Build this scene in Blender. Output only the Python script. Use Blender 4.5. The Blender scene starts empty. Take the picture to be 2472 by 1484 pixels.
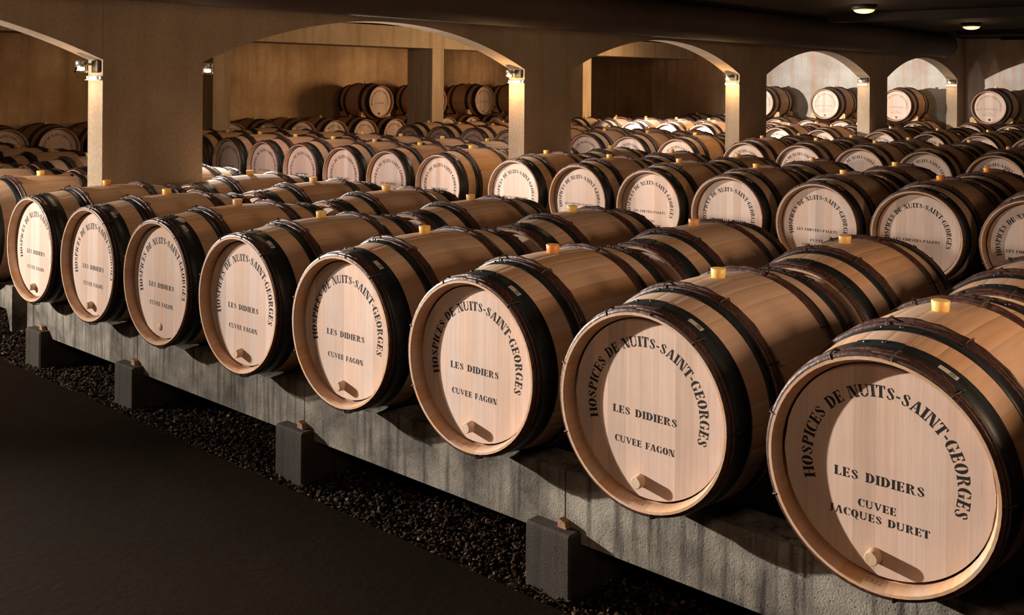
import bpy, math, random
import numpy as np
from mathutils import Matrix, Vector
PI = math.pi
R_ = math.radians
C = bpy.context.scene.collection
sc = bpy.context.scene
random.seed(7)
rng = np.random.default_rng(11)

# ------------------------------------------------------------------ camera
cam = bpy.data.cameras.new('camera'); co = bpy.data.objects.new('camera', cam); C.objects.link(co)
YAW, ROLL = R_(41.41), R_(0.43)
fwd = Vector((-math.sin(YAW), math.cos(YAW), 0)); r0 = Vector((fwd.y, -fwd.x, 0)); up = Vector((0, 0, 1))
rc = r0 * math.cos(ROLL) + up * math.sin(ROLL); uc = up * math.cos(ROLL) - r0 * math.sin(ROLL); bc = -fwd
M = Matrix(((rc.x, uc.x, bc.x, 0.793), (rc.y, uc.y, bc.y, -2.534), (rc.z, uc.z, bc.z, 0.990), (0, 0, 0, 1)))
co.matrix_world = M
cam.sensor_width = 36; cam.lens = 36 * 2433.65 / 2472; cam.shift_y = -(742 - 199.4) / 2472
cam.clip_start = 0.05; cam.clip_end = 200
sc.camera = co
# ------------------------------------------------------------------ world, exposure, large lights
w = bpy.data.worlds.new('cellar_air'); sc.world = w; w.use_nodes = True
w.node_tree.nodes['Background'].inputs[0].default_value = (1.0, 0.72, 0.48, 1)
w.node_tree.nodes['Background'].inputs[1].default_value = 0.004
sc.view_settings.view_transform = 'Standard'; sc.view_settings.look = 'None'
sc.view_settings.gamma = 1; sc.view_settings.use_curve_mapping = False
sc.view_settings.exposure = 0.0
sc.cycles.max_bounces = 6; sc.cycles.diffuse_bounces = 4; sc.cycles.glossy_bounces = 3; sc.cycles.transmission_bounces = 4
sc.cycles.sample_clamp_indirect = 4.0
sc.cycles.use_denoising = True

def area(name, loc, target, size, power, col, spread=180):
    l = bpy.data.lights.new(name, 'AREA'); l.shape = 'DISK'; l.size = size; l.energy = power; l.color = col; l.spread = R_(spread)
    o = bpy.data.objects.new(name, l); C.objects.link(o); o.location = loc
    o.rotation_euler = (Vector(target) - Vector(loc)).to_track_quat('-Z', 'Y').to_euler(); return o
def spot(name, loc, target, cone, power, col, rad=0.05, blend=1.0):
    l = bpy.data.lights.new(name, 'SPOT'); l.energy = power; l.color = col; l.spot_size = R_(cone); l.spot_blend = blend; l.shadow_soft_size = rad
    o = bpy.data.objects.new(name, l); C.objects.link(o); o.location = loc
    o.rotation_euler = (Vector(target) - Vector(loc)).to_track_quat('-Z', 'Y').to_euler(); return o
def lamp(name, loc, power, col, rad=0.1):
    l = bpy.data.lights.new(name, 'POINT'); l.energy = power; l.color = col; l.shadow_soft_size = rad
    o = bpy.data.objects.new(name, l); C.objects.link(o); o.location = loc; return o
COOL = (1.0, 0.91, 0.83)
WARM = (1.0, 0.62, 0.32)
spot('studio_lamp', (-7.6, -2.35, 1.10), (0.4, -1.86, 0.10), 59, 6900, COOL)
spot('studio_lamp', (-6.95, -2.35, 0.92), (-5.45, 0.3, 0.22), 88, 980, COOL)
area('studio_lamp', (-6.95, 2.05, 1.06), (-1.2, 4.0, 0.1), 0.12, 98, COOL, 110)
spot('studio_lamp', (-8.0, 2.05, 1.22), (-7.3, 4.25, 0.2), 118, 230, (1.0, 0.80, 0.74), 0.05, 0.8)
area('studio_lamp', (-6.80, 6.25, 1.06), (-3.5, 8.9, 0.1), 0.12, 80, COOL, 150)
lamp('studio_lamp', (-6.80, 6.25, 1.10), 16, COOL, 0.05)
spot('studio_lamp', (-10.3, 10.95, 1.14), (-5.2, 15.6, 0.7), 112, 3400, (1.0, 0.93, 0.86), 0.05, 0.9)
spot('studio_lamp', (-6.4, 15.5, 1.05), (-13.6, 10.4, 0.95), 80, 1900, (1.0, 0.64, 0.34), 1.0)
area('fill_lamp', (2.3, 0.5, 1.0), (-2.2, 0.9, 0.1), 0.7, 48, (1.0, 0.68, 0.45), 150)
area('fill_lamp', (-0.2, -2.7, 1.84), (-1.2, 0.0, 0.0), 0.9, 12, (1.0, 0.66, 0.44), 120)
area('fill_lamp', (-3.6, -2.3, 1.84), (-3.9, 0.0, 0.0), 0.9, 5, (1.0, 0.66, 0.44), 120)
for y_, p_ in ((0.2, 3), (4.3, 20), (8.5, 34), (12.7, 9)): lamp('bay_fill', (-8.7, y_, 1.80), p_, WARM)   # added warm fill for the far bay, no fixtures, hidden above the arch line
# ------------------------------------------------------------------ materials
def mat(name):
    m = bpy.data.materials.new(name); m.use_nodes = True
    nt = m.node_tree; b = nt.nodes['Principled BSDF']; return m, nt, b
def node(nt, typ, **kw):
    n = nt.nodes.new(typ)
    for k, v in kw.items():
        if k.startswith('in_'): n.inputs[int(k[3:])].default_value = v
        else: setattr(n, k, v)
    return n
def L(nt, a, b): nt.links.new(a, b)
def ramp(nt, stops):
    r = nt.nodes.new('ShaderNodeValToRGB')
    while len(r.color_ramp.elements) < len(stops): r.color_ramp.elements.new(0.5)
    for e, (p, c) in zip(r.color_ramp.elements, stops): e.position = p; e.color = (*c, 1)
    return r
def coords(nt, scale=(1, 1, 1), kind='Object'):
    t = node(nt, 'ShaderNodeTexCoord'); mp = node(nt, 'ShaderNodeMapping'); mp.inputs['Scale'].default_value = scale
    L(nt, t.outputs[kind], mp.inputs[0]); return t, mp
def bump(nt, b, src, strength, dist=0.01):
    n = node(nt, 'ShaderNodeBump'); n.inputs['Strength'].default_value = strength; n.inputs['Distance'].default_value = dist
    L(nt, src, n.inputs['Height']); L(nt, n.outputs[0], b.inputs['Normal'])
def hsv(nt, src, val=None, sat=None):
    h = node(nt, 'ShaderNodeHueSaturation'); L(nt, src, h.inputs['Color'])
    if val is not None: L(nt, val, h.inputs['Value'])
    if sat is not None: L(nt, sat, h.inputs['Saturation'])
    return h
def maprange(nt, src, a, b):
    n = node(nt, 'ShaderNodeMapRange'); L(nt, src, n.inputs[0]); n.inputs[3].default_value = a; n.inputs[4].default_value = b; return n

def oak(name, grain, lo, hi, planks=None, dv=(0.84, 1.08)):
    """grain: mapping scale; planks: None (tone per object), 'round' (by angle) or 'flat' (by x)"""
    m, nt, b = mat(name)
    t, mp = coords(nt, grain)
    info = node(nt, 'ShaderNodeObjectInfo')
    add = node(nt, 'ShaderNodeVectorMath', operation='ADD'); L(nt, mp.outputs[0], add.inputs[0])
    sc_ = node(nt, 'ShaderNodeVectorMath', operation='SCALE'); L(nt, info.outputs['Random'], sc_.inputs[0]); sc_.inputs['Scale'].default_value = 37
    L(nt, sc_.outputs[0], add.inputs[1])
    n1 = node(nt, 'ShaderNodeTexNoise'); n1.inputs['Scale'].default_value = 1; n1.inputs['Detail'].default_value = 5; n1.inputs['Roughness'].default_value = 0.62
    L(nt, add.outputs[0], n1.inputs['Vector'])
    rp = ramp(nt, [(0.25, lo), (0.72, hi)]); L(nt, n1.outputs[0], rp.inputs[0])
    val = info.outputs['Random']
    if planks:
        sx = node(nt, 'ShaderNodeSeparateXYZ'); L(nt, t.outputs['Object'], sx.inputs[0])
        if planks == 'round':
            a = node(nt, 'ShaderNodeMath', operation='ARCTAN2'); L(nt, sx.outputs[0], a.inputs[0]); L(nt, sx.outputs[2], a.inputs[1])
            k = node(nt, 'ShaderNodeMath', operation='MULTIPLY'); L(nt, a.outputs[0], k.inputs[0]); k.inputs[1].default_value = 30 / (2 * PI)
        else:
            k = node(nt, 'ShaderNodeMath', operation='MULTIPLY'); L(nt, sx.outputs[0], k.inputs[0]); k.inputs[1].default_value = 1 / 0.062
        f = node(nt, 'ShaderNodeMath', operation='FLOOR'); L(nt, k.outputs[0], f.inputs[0])
        cb = node(nt, 'ShaderNodeCombineXYZ'); L(nt, f.outputs[0], cb.inputs[0]); L(nt, info.outputs['Random'], cb.inputs[1])
        wn = node(nt, 'ShaderNodeTexWhiteNoise', noise_dimensions='3D'); L(nt, cb.outputs[0], wn.inputs[0]); val = wn.outputs[0]
    mr = maprange(nt, val, *dv)
    ml = node(nt, 'ShaderNodeMath', operation='MULTIPLY'); ml.inputs[1].default_value = 7.31; L(nt, val, ml.inputs[0])
    fr = node(nt, 'ShaderNodeMath', operation='FRACT'); L(nt, ml.outputs[0], fr.inputs[0])
    sr = maprange(nt, fr.outputs[0], 0.84, 1.16)
    h = hsv(nt, rp.outputs[0], mr.outputs[0], sr.outputs[0])
    # broad soft mottling
    t2, mp2 = coords(nt, (5, 2, 5)); n2 = node(nt, 'ShaderNodeTexNoise'); n2.inputs['Scale'].default_value = 1.6; n2.inputs['Detail'].default_value = 3; L(nt, mp2.outputs[0], n2.inputs[0])
    mr2 = maprange(nt, n2.outputs[0], 0.88, 1.12); h2 = hsv(nt, h.outputs[0], mr2.outputs[0])
    L(nt, h2.outputs[0], b.inputs['Base Color']); b.inputs['Roughness'].default_value = 0.72
    b.inputs['Specular IOR Level'].default_value = 0.2
    bump(nt, b, n1.outputs[0], 0.12, 0.003)
    return m
OLO, OHI = (0.53, 0.325, 0.20), (0.635, 0.415, 0.27)
M_STAVE = oak('oak_stave', (60, 3.2, 60), OLO, OHI, None, (0.92, 1.05))
M_BODY = oak('oak_staves', (60, 3.2, 60), OLO, OHI, 'round', (0.92, 1.05))
M_BOARD = oak('oak_head_board', (90, 60, 3.0), (0.57, 0.41, 0.325), (0.655, 0.495, 0.40))
M_HEAD = oak('oak_head', (90, 60, 3.0), (0.57, 0.41, 0.325), (0.655, 0.495, 0.40), 'flat')

def simple(name, col, rough, metal=0.0, noise=None, spec=0.5):
    m, nt, b = mat(name)
    b.inputs['Roughness'].default_value = rough; b.inputs['Metallic'].default_value = metal; b.inputs['Specular IOR Level'].default_value = spec
    if noise:
        sc3, lo, hi, bs = noise
        t, mp = coords(nt, sc3); n = node(nt, 'ShaderNodeTexNoise'); n.inputs['Scale'].default_value = 1; n.inputs['Detail'].default_value = 5
        L(nt, mp.outputs[0], n.inputs[0])
        rp = ramp(nt, [(0.3, tuple(c * lo for c in col)), (0.7, tuple(c * hi for c in col))]); L(nt, n.outputs[0], rp.inputs[0])
        L(nt, rp.outputs[0], b.inputs['Base Color'])
        if bs: bump(nt, b, n.outputs[0], bs, 0.004)
    else: b.inputs['Base Color'].default_value = (*col, 1)
    return m
M_HOOP = simple('black_hoop_steel', (0.022, 0.026, 0.027), 0.42, 0.25, ((14, 60, 14), 0.7, 1.5, 0.06))
M_WITHE = simple('chestnut_bark', (0.052, 0.020, 0.013), 0.46, 0.0, ((60, 200, 60), 0.45, 1.8, 0.5), 0.5)
M_TIE = simple('osier_tie', (0.045, 0.03, 0.022), 0.6)
M_RIVET = simple('rivet_steel', (0.10, 0.11, 0.12), 0.35, 0.8)
M_INK = simple('stencil_ink', (0.022, 0.019, 0.017), 0.8, 0.0, None, 0.15)
M_INK3 = simple('faded_stencil_ink', (0.25, 0.175, 0.125), 0.8, 0.0, None, 0.15)
M_INK2 = simple('brown_print', (0.075, 0.03, 0.02), 0.8, 0.0, None, 0.15)
M_TAG = simple('paper_tag', (0.46, 0.43, 0.38), 0.6)
M_TAGP = simple('tag_print', (0.03, 0.03, 0.03), 0.7)
M_PEG = oak('peg_wood', (120, 8, 120), (0.50, 0.33, 0.20), (0.70, 0.52, 0.36))
M_CHOCK = simple('chock_wood', (0.55, 0.36, 0.14), 0.6, 0.0, ((30, 5, 30), 0.7, 1.2, 0.1))
M_CHIP = simple('wedge_wood', (0.30, 0.16, 0.08), 0.7, 0.0, ((80, 8, 80), 0.6, 1.3, 0.2))

def bung_mat():
    m, nt, b = mat('silicone_bung')
    info = node(nt, 'ShaderNodeObjectInfo')
    rp = ramp(nt, [(0.0, (0.90, 0.66, 0.22)), (0.6, (0.90, 0.56, 0.14)), (0.85, (0.72, 0.44, 0.20)), (1.0, (0.85, 0.32, 0.05))]); L(nt, info.outputs['Random'], rp.inputs[0])
    L(nt, rp.outputs[0], b.inputs['Base Color']); b.inputs['Roughness'].default_value = 0.4
    b.inputs['Subsurface Weight'].default_value = 0.6; b.inputs['Subsurface Radius'].default_value = (0.04, 0.02, 0.006); b.inputs['Subsurface Scale'].default_value = 0.6
    return m
M_BUNG = bung_mat()

def concrete(name, lo, hi, stain, rough=0.85, scale=1.0, pits=0.0, streak=0.4, bs=0.25, kind='Object', spec=0.2):
    m, nt, b = mat(name)
    t, mp = coords(nt, (scale, scale, scale), kind)
    n1 = node(nt, 'ShaderNodeTexNoise'); n1.inputs['Scale'].default_value = 0.9; n1.inputs['Detail'].default_value = 7; n1.inputs['Roughness'].default_value = 0.6; L(nt, mp.outputs[0], n1.inputs[0])
    n2 = node(nt, 'ShaderNodeTexNoise'); n2.inputs['Scale'].default_value = 42; n2.inputs['Detail'].default_value = 4; L(nt, mp.outputs[0], n2.inputs[0])
    mp3 = node(nt, 'ShaderNodeMapping'); mp3.inputs['Scale'].default_value = (7 * scale, 7 * scale, 0.5 * scale); L(nt, t.outputs[kind], mp3.inputs[0])
    n3 = node(nt, 'ShaderNodeTexNoise'); n3.inputs['Scale'].default_value = 1; n3.inputs['Detail'].default_value = 4; L(nt, mp3.outputs[0], n3.inputs[0])
    rp = ramp(nt, [(0.3, lo), (0.7, hi)]); L(nt, n1.outputs[0], rp.inputs[0])
    st = node(nt, 'ShaderNodeMix', data_type='RGBA', blend_type='MIX'); st.inputs['B'].default_value = (*stain, 1); L(nt, rp.outputs[0], st.inputs['A'])
    sr = node(nt, 'ShaderNodeMapRange'); L(nt, n3.outputs[0], sr.inputs[0]); sr.inputs[1].default_value = 0.48; sr.inputs[2].default_value = 0.75; sr.inputs[4].default_value = streak
    L(nt, sr.outputs[0], st.inputs['Factor'])
    mr = maprange(nt, n2.outputs[0], 0.72, 1.28); h = hsv(nt, st.outputs['Result'], mr.outputs[0])
    out = h.outputs[0]; hgt = n2.outputs[0]
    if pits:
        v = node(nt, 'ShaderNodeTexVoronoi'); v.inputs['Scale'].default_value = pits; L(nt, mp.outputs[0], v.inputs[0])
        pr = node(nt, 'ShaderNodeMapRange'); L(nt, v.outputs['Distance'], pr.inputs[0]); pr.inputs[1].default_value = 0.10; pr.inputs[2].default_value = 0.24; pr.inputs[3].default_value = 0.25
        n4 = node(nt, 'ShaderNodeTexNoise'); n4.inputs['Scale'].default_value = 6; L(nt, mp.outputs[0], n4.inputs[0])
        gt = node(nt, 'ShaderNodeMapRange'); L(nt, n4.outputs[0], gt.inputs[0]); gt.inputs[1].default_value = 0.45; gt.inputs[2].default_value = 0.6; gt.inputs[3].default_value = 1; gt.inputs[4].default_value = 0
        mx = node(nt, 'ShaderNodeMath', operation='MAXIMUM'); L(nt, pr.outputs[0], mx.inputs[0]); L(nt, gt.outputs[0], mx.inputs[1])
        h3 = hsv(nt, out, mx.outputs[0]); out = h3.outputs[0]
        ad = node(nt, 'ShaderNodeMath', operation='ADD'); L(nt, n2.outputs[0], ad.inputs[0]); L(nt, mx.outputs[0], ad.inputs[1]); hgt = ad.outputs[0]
    L(nt, out, b.inputs['Base Color']); b.inputs['Roughness'].default_value = rough; b.inputs['Specular IOR Level'].default_value = spec
    bump(nt, b, hgt, bs, 0.012)
    return m
M_ARC = concrete('arcade_concrete', (0.23, 0.17, 0.115), (0.38, 0.29, 0.20), (0.17, 0.12, 0.075))
M_WALL = concrete('ochre_plaster', (0.30, 0.175, 0.085), (0.60, 0.41, 0.24), (0.22, 0.13, 0.07), streak=0.55)
M_BACK = concrete('pale_plaster', (0.36, 0.31, 0.25), (0.62, 0.60, 0.55), (0.50, 0.27, 0.17), streak=0.7, scale=1.5)
M_BEAM = concrete('beam_concrete', (0.42, 0.31, 0.19), (0.56, 0.43, 0.28), (0.22, 0.14, 0.07), streak=0.5)
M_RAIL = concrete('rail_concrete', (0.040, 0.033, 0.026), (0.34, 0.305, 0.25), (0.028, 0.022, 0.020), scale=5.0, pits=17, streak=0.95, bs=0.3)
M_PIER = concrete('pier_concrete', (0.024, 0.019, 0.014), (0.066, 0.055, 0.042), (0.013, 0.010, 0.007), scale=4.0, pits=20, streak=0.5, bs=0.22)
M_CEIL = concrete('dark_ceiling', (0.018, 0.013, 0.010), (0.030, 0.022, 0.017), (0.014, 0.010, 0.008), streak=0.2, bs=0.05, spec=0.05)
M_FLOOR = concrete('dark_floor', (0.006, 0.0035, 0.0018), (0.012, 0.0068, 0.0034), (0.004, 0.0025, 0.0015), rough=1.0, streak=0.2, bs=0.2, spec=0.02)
M_DUCT = simple('duct_sleeve', (0.045, 0.025, 0.016), 0.75, 0.0, ((3, 3, 3), 0.8, 1.2, 0.0))
M_METAL = simple('lamp_steel', (0.32, 0.31, 0.30), 0.38, 1.0)
M_DARK = simple('lamp_box', (0.035, 0.03, 0.027), 0.5)
M_STRIP = simple('steel_strip', (0.62, 0.61, 0.60), 0.35, 0.5)
def emit(name, col, s):
    m, nt, b = mat(name); b.inputs['Base Color'].default_value = (*col, 1); b.inputs['Emission Color'].default_value = (*col, 1); b.inputs['Emission Strength'].default_value = s; return m
M_BULB = emit('lit_bulb', (1.0, 0.70, 0.34), 60)
M_DOME = emit('lit_dome_glass', (1.0, 0.78, 0.36), 1.15)
def glass():
    m, nt, b = mat('lamp_glass'); b.inputs['Base Color'].default_value = (1, 0.95, 0.85, 1); b.inputs['Roughness'].default_value = 0.08
    b.inputs['Transmission Weight'].default_value = 1.0; b.inputs['IOR'].default_value = 1.3; return m
M_GLASS = glass()
def pebble_mat():
    m, nt, b = mat('gravel_stone')
    g = node(nt, 'ShaderNodeNewGeometry')
    rp = ramp(nt, [(0.0, (0.010, 0.006, 0.0035)), (0.5, (0.020, 0.011, 0.0055)), (0.85, (0.048, 0.027, 0.015)), (1.0, (0.15, 0.095, 0.06))])
    L(nt, g.outputs['Random Per Island'], rp.inputs[0]); L(nt, rp.outputs[0], b.inputs['Base Color']); b.inputs['Roughness'].default_value = 0.7; b.inputs['Specular IOR Level'].default_value = 0.12; return m
M_PEB = pebble_mat()

# ------------------------------------------------------------------ mesh helpers
class MB:
    def __init__(s): s.v = []; s.f = []; s.sm = []
    def add(s, vs, fs, smooth=False):
        n = len(s.v); s.v += [tuple(map(float, p)) for p in vs]; s.f += [tuple(i + n for i in f) for f in fs]; s.sm += [smooth] * len(fs)
    def mesh(s, name, m):
        me = bpy.data.meshes.new(name); me.from_pydata(s.v, [], s.f); me.materials.append(m)
        me.polygons.foreach_set('use_smooth', s.sm); me.validate(); me.update(); return me
    def box(s, x0, x1, y0, y1, z0, z1, b=0.0):
        if b <= 0:
            vs = [(x, y, z) for z in (z0, z1) for y in (y0, y1) for x in (x0, x1)]
            s.add(vs, [(0, 2, 3, 1), (4, 5, 7, 6), (0, 1, 5, 4), (2, 6, 7, 3), (0, 4, 6, 2), (1, 3, 7, 5)])
        else:
            lo, hi = (x0, y0, z0), (x1, y1, z1); idx = {}; vs = []
            for sx in (0, 1):
                for sy in (0, 1):
                    for sz in (0, 1):
                        p = [(lo, hi)[q][k] for k, q in enumerate((sx, sy, sz))]
                        dr = [b if q == 0 else -b for q in (sx, sy, sz)]
                        for k in range(3):
                            pp = [p[j] + (dr[j] if j != k else 0) for j in range(3)]
                            idx[(sx, sy, sz, k)] = len(vs); vs.append(pp)
            fs = []
            for k in range(3):
                a, c = [j for j in range(3) if j != k]
                for q in (0, 1):
                    loop = []
                    for (u, v2) in ((0, 0), (1, 0), (1, 1), (0, 1)):
                        key = [0, 0, 0]; key[k] = q; key[a] = u; key[c] = v2; loop.append(idx[(*key, k)])
                    fs.append(tuple(loop))
            for k in range(3):      # edges running along k
                a, c = [j for j in range(3) if j != k]
                for u in (0, 1):
                    for v2 in (0, 1):
                        k0 = [0, 0, 0]; k0[a] = u; k0[c] = v2; k1 = list(k0); k1[k] = 1
                        fs.append((idx[(*k0, a)], idx[(*k1, a)], idx[(*k1, c)], idx[(*k0, c)]))
            for sx in (0, 1):
                for sy in (0, 1):
                    for sz in (0, 1): fs.append(tuple(idx[(sx, sy, sz, k)] for k in range(3)))
            s.add(vs, fs)
    def prism(s, poly, axis, a, b):
        """poly: 2-D outline, extruded along axis from a to b"""
        def p3(p, t):
            return {'x': (t, p[0], p[1]), 'y': (p[0], t, p[1]), 'z': (p[0], p[1], t)}[axis]
        n = len(poly); vs = [p3(p, a) for p in poly] + [p3(p, b) for p in poly]
        s.add(vs, [tuple(range(n)), tuple(range(2 * n - 1, n - 1, -1))] + [(i, (i + 1) % n, n + (i + 1) % n, n + i) for i in range(n)])
    def lathe(s, prof, n=24, axis='z', c=(0, 0, 0), smooth=True, caps=True):
        def p3(r, h, a):
            x, y = r * math.cos(a), r * math.sin(a)
            q = {'z': (x, y, h), 'y': (x, h, y), 'x': (h, x, y)}[axis]; return (q[0] + c[0], q[1] + c[1], q[2] + c[2])
        vs = [p3(r, h, 2 * PI * k / n) for r, h in prof for k in range(n)]; m_ = len(prof)
        s.add(vs, [(i * n + k, i * n + (k + 1) % n, (i + 1) * n + (k + 1) % n, (i + 1) * n + k) for i in range(m_ - 1) for k in range(n)], smooth)
        if caps:
            for i in (0, m_ - 1):
                r, h = prof[i]
                if r > 1e-6: s.add([p3(r, h, 2 * PI * k / n) for k in range(n)], [tuple(range(n))])
    def tube(s, pts, r, n=6, smooth=True):
        pts = [Vector(p) for p in pts]; vs = []
        for i, p in enumerate(pts):
            d = (pts[min(i + 1, len(pts) - 1)] - pts[max(i - 1, 0)]).normalized()
            u = d.cross(Vector((0.31, 0.22, 0.92))).normalized(); v2 = d.cross(u); rr = r[i] if isinstance(r, (list, tuple)) else r
            vs += [p + (u * math.cos(2 * PI * k / n) + v2 * math.sin(2 * PI * k / n)) * rr for k in range(n)]
        m_ = len(pts)
        fs = [(i * n + k, i * n + (k + 1) % n, (i + 1) * n + (k + 1) % n, (i + 1) * n + k) for i in range(m_ - 1) for k in range(n)]
        s.add(vs, fs, smooth); s.add(vs[:n], [tuple(range(n))]); s.add(vs[-n:], [tuple(range(n))])
    def obj(s, name, m, parent=None, **kw):
        return link(name, s.mesh(name, m), parent, **kw)
def link(name, me, parent=None, loc=(0, 0, 0), rot=(0, 0, 0), kind=None, label=None):
    o = bpy.data.objects.new(name, me); C.objects.link(o); o.location = loc; o.rotation_euler = rot
    if parent: o.parent = parent
    if kind: o['kind'] = kind
    if label: o['label'] = label
    return o
def thing(name, label, cat, loc=(0, 0, 0), rotz=0, group=None, me=None):
    o = bpy.data.objects.new(name, me); C.objects.link(o); o.location = loc; o.rotation_euler = (0, 0, rotz)
    o['label'] = label; o['category'] = cat
    if group: o['group'] = group
    return o
NTH = ['first', 'second', 'third', 'fourth', 'fifth', 'sixth', 'seventh', 'eighth', 'ninth', 'tenth', 'eleventh', 'twelfth', 'thirteenth', 'fourteenth', 'fifteenth', 'sixteenth', 'seventeenth', 'eighteenth', 'nineteenth', 'twentieth', 'twenty-first', 'twenty-second', 'twenty-third', 'twenty-fourth', 'twenty-fifth', 'twenty-sixth', 'twenty-seventh', 'twenty-eighth', 'twenty-ninth', 'thirtieth']

# ------------------------------------------------------------------ the room
ZF = -0.72                      # floor
ZC = 1.90                       # ceiling
XA, TW = -5.545, 0.2            # arcade front face and thickness
P0, PP, PW = 0.623, 4.21, 0.734 # first pillar, pitch, pillar width
ZS, ZA = 1.12, 1.487            # spring and crown of the arches
YW = 17.95                      # back wall
XL = -14.75                     # left wall
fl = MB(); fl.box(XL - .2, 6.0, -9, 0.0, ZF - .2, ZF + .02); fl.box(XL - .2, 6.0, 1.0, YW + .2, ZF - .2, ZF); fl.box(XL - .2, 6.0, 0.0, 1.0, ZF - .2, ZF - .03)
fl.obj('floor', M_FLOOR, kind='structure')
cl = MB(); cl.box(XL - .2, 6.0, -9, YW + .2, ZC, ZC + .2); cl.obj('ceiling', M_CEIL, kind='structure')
wl = MB(); wl.box(XL - .2, XL, -9, YW + .2, ZF, ZC); wl.obj('wall_left', M_WALL, kind='structure')
wb = MB(); wb.box(-10.3, 6.0, YW, YW + .2, ZF, ZC); wb.obj('wall_back', M_BACK, kind='structure')
wb = MB(); wb.box(XL, -10.304, YW, YW + .2, ZF, ZC); wb.obj('wall_back', M_WALL, kind='structure')
wr = MB(); wr.box(6.0, 6.2, -9, YW + .2, ZF, ZC); wr.obj('wall_right', M_ARC, kind='structure')
wf = MB(); wf.box(XL, 6.0, -9.2, -9, ZF, ZC); wf.obj('wall_front', M_ARC, kind='structure')
# arcade: pillars and arched panels with a fine joint between them
def arch_z(t):                  # t in 0..1 across the opening: a circular segment
    c = (PP - PW) / 2; h = ZA - ZS; Rr = (c * c + h * h) / (2 * h); x = (t * 2 - 1) * c
    return ZS + math.sqrt(Rr * Rr - x * x) - (Rr - h)
wa = bpy.data.objects.new('wall_arcade', None); C.objects.link(wa); wa['kind'] = 'structure'; wa.location = (XA, 0, ZF)
G = 0.002
for k in range(-2, 5):
    y0 = P0 + PP * k; y1 = min(y0 + PW, YW)
    p = MB(); p.box(-TW, 0, y0 + G, y1, 0, ZC - ZF); p.obj('pillar', M_ARC, wa)
    if k < 4:
        ya, yb = y0 + PW, y0 + PP; n = 36
        a = MB(); vs = []
        for x in (0, -TW):
            for i in range(n + 1):
                y = ya + (yb - ya) * i / n
                vs += [(x, y, arch_z(i / n) - ZF), (x, y, ZC - ZF)]
        o2 = 2 * (n + 1); fs = []
        for i in range(n):
            q = 2 * i
            fs += [(q, q + 2, q + 3, q + 1), (o2 + q, o2 + q + 1, o2 + q + 3, o2 + q + 2), (q, o2 + q, o2 + q + 2, q + 2)]
        a.add(vs, fs); a.obj('arch_panel', M_ARC, wa)
# second line of posts with a beam
XQ = -11.55
bm_ = MB(); bm_.box(XQ - .6, XQ, -9, YW, 1.56, ZC); bm_.obj('trim_beam', M_BEAM, kind='structure')
for k in range(-2, 4):
    yq = P0 + PW / 2 + PP * k
    p = MB(); p.box(XQ - .62, XQ - .002, yq, yq + .285, ZF, 1.56, 0.006); p.obj('pillar_post', M_BEAM, kind='structure')
# ceiling joists across the near bay, and the round duct
for i, (y0, h) in enumerate(((9.9, .10), (14.9, .07), (17.35, .05))):
    j = MB(); j.box(-4.75, 6.0, y0, y0 + .28, ZC - h, ZC); j.obj('trim_joist', M_CEIL, kind='structure')
d = thing('air_duct', 'long dark round fabric air duct hung along the top of the arches', 'duct', (-5.30, 0, 1.70))
s = MB(); prof = []
y = -8.5
while y < 16.0:
    prof += [(0.197, y), (0.2, y + .03)]; y += .06
prof.append((0.197, 16.0))
s.lathe(prof, 40, 'y'); s.obj('sleeve', M_DUCT, d)
s = MB(); s.lathe([(0.203, 16.0), (0.205, 16.04), (0.203, 16.08), (0.17, 16.1), (0.0, 16.105)], 40, 'y'); s.obj('end_cap', M_DUCT, d)
s = MB()
for k in range(9): s.box(-.012, .012, -1.0 + 2 * k, -.985 + 2 * k, 0.195, 0.2)
s.obj('hanger', M_DARK, d)

# ------------------------------------------------------------------ lamps
def wall_lamp(yj, label, power, tint):
    t = thing('wall_lamp', label, 'lamp', (XA - .10, yj, 1.035), 0, 'lamps at the tops of the arch pillars')
    b = MB(); b.box(-.010, .075, -.022, 0, 0, .08, .004); b.obj('backplate', M_DARK, t)
    a = MB(); a.tube([(-.02, 0, .055), (-.02, -.05, .055), (-.02, -.085, .055)], .008); a.obj('arm', M_METAL, t)
    c = MB(); c.lathe([(.0, .078), (.034, .078), (.036, .076), (.036, .036), (.033, .036), (.033, .072), (.0, .074)], 24, 'z', (-.02, -.085, 0), caps=False); c.obj('cup', M_METAL, t)
    g = MB(); g.lathe([(.034, .036), (.036, .02), (.044, .0), (.042, .0), (.034, .02), (.032, .036), (.034, .036)], 24, 'z', (-.02, -.085, 0), caps=False); g.obj('glass_rim', M_GLASS, t)
    u = MB(); u.lathe([(.0, .046), (.016, .040), (.024, .024), (.022, .008), (.0, .002)], 16, 'z', (-.02, -.085, 0), caps=False); u.obj('bulb', M_BULB, t)
    st = MB(); st.box(-.099, .099, -.012, 0, -.045, -.022, .002); st.box(-.10, .10, -.022, 0, -.05, -.045, .001)
    st.box(-.062, -.055, -.024, -.012, -.047, -.022); st.box(.062, .069, -.024, -.012, -.047, -.022); st.obj('steel_strip', M_STRIP, t)
    l = bpy.data.lights.new('lamp_light', 'POINT'); l.energy = power; l.color = tint; l.shadow_soft_size = 0.02
    o = bpy.data.objects.new('lamp_light', l); C.objects.link(o); o.parent = t; o.location = (-.02, -.16, -.10)
NP = ['near', 'second', 'third', 'fourth', 'fifth']
for k in range(5):
    wall_lamp(P0 + PP * k, 'small steel wall lamp with lit bulb on the %s arch pillar' % (['broad nearest', 'second', 'third', 'fourth', 'fifth and last'][k]), (3, 8, 8, 1.2, 1.2)[k], (1.0, 0.74, 0.48) if k == 0 else (1.0, 0.58, 0.25))
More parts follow.
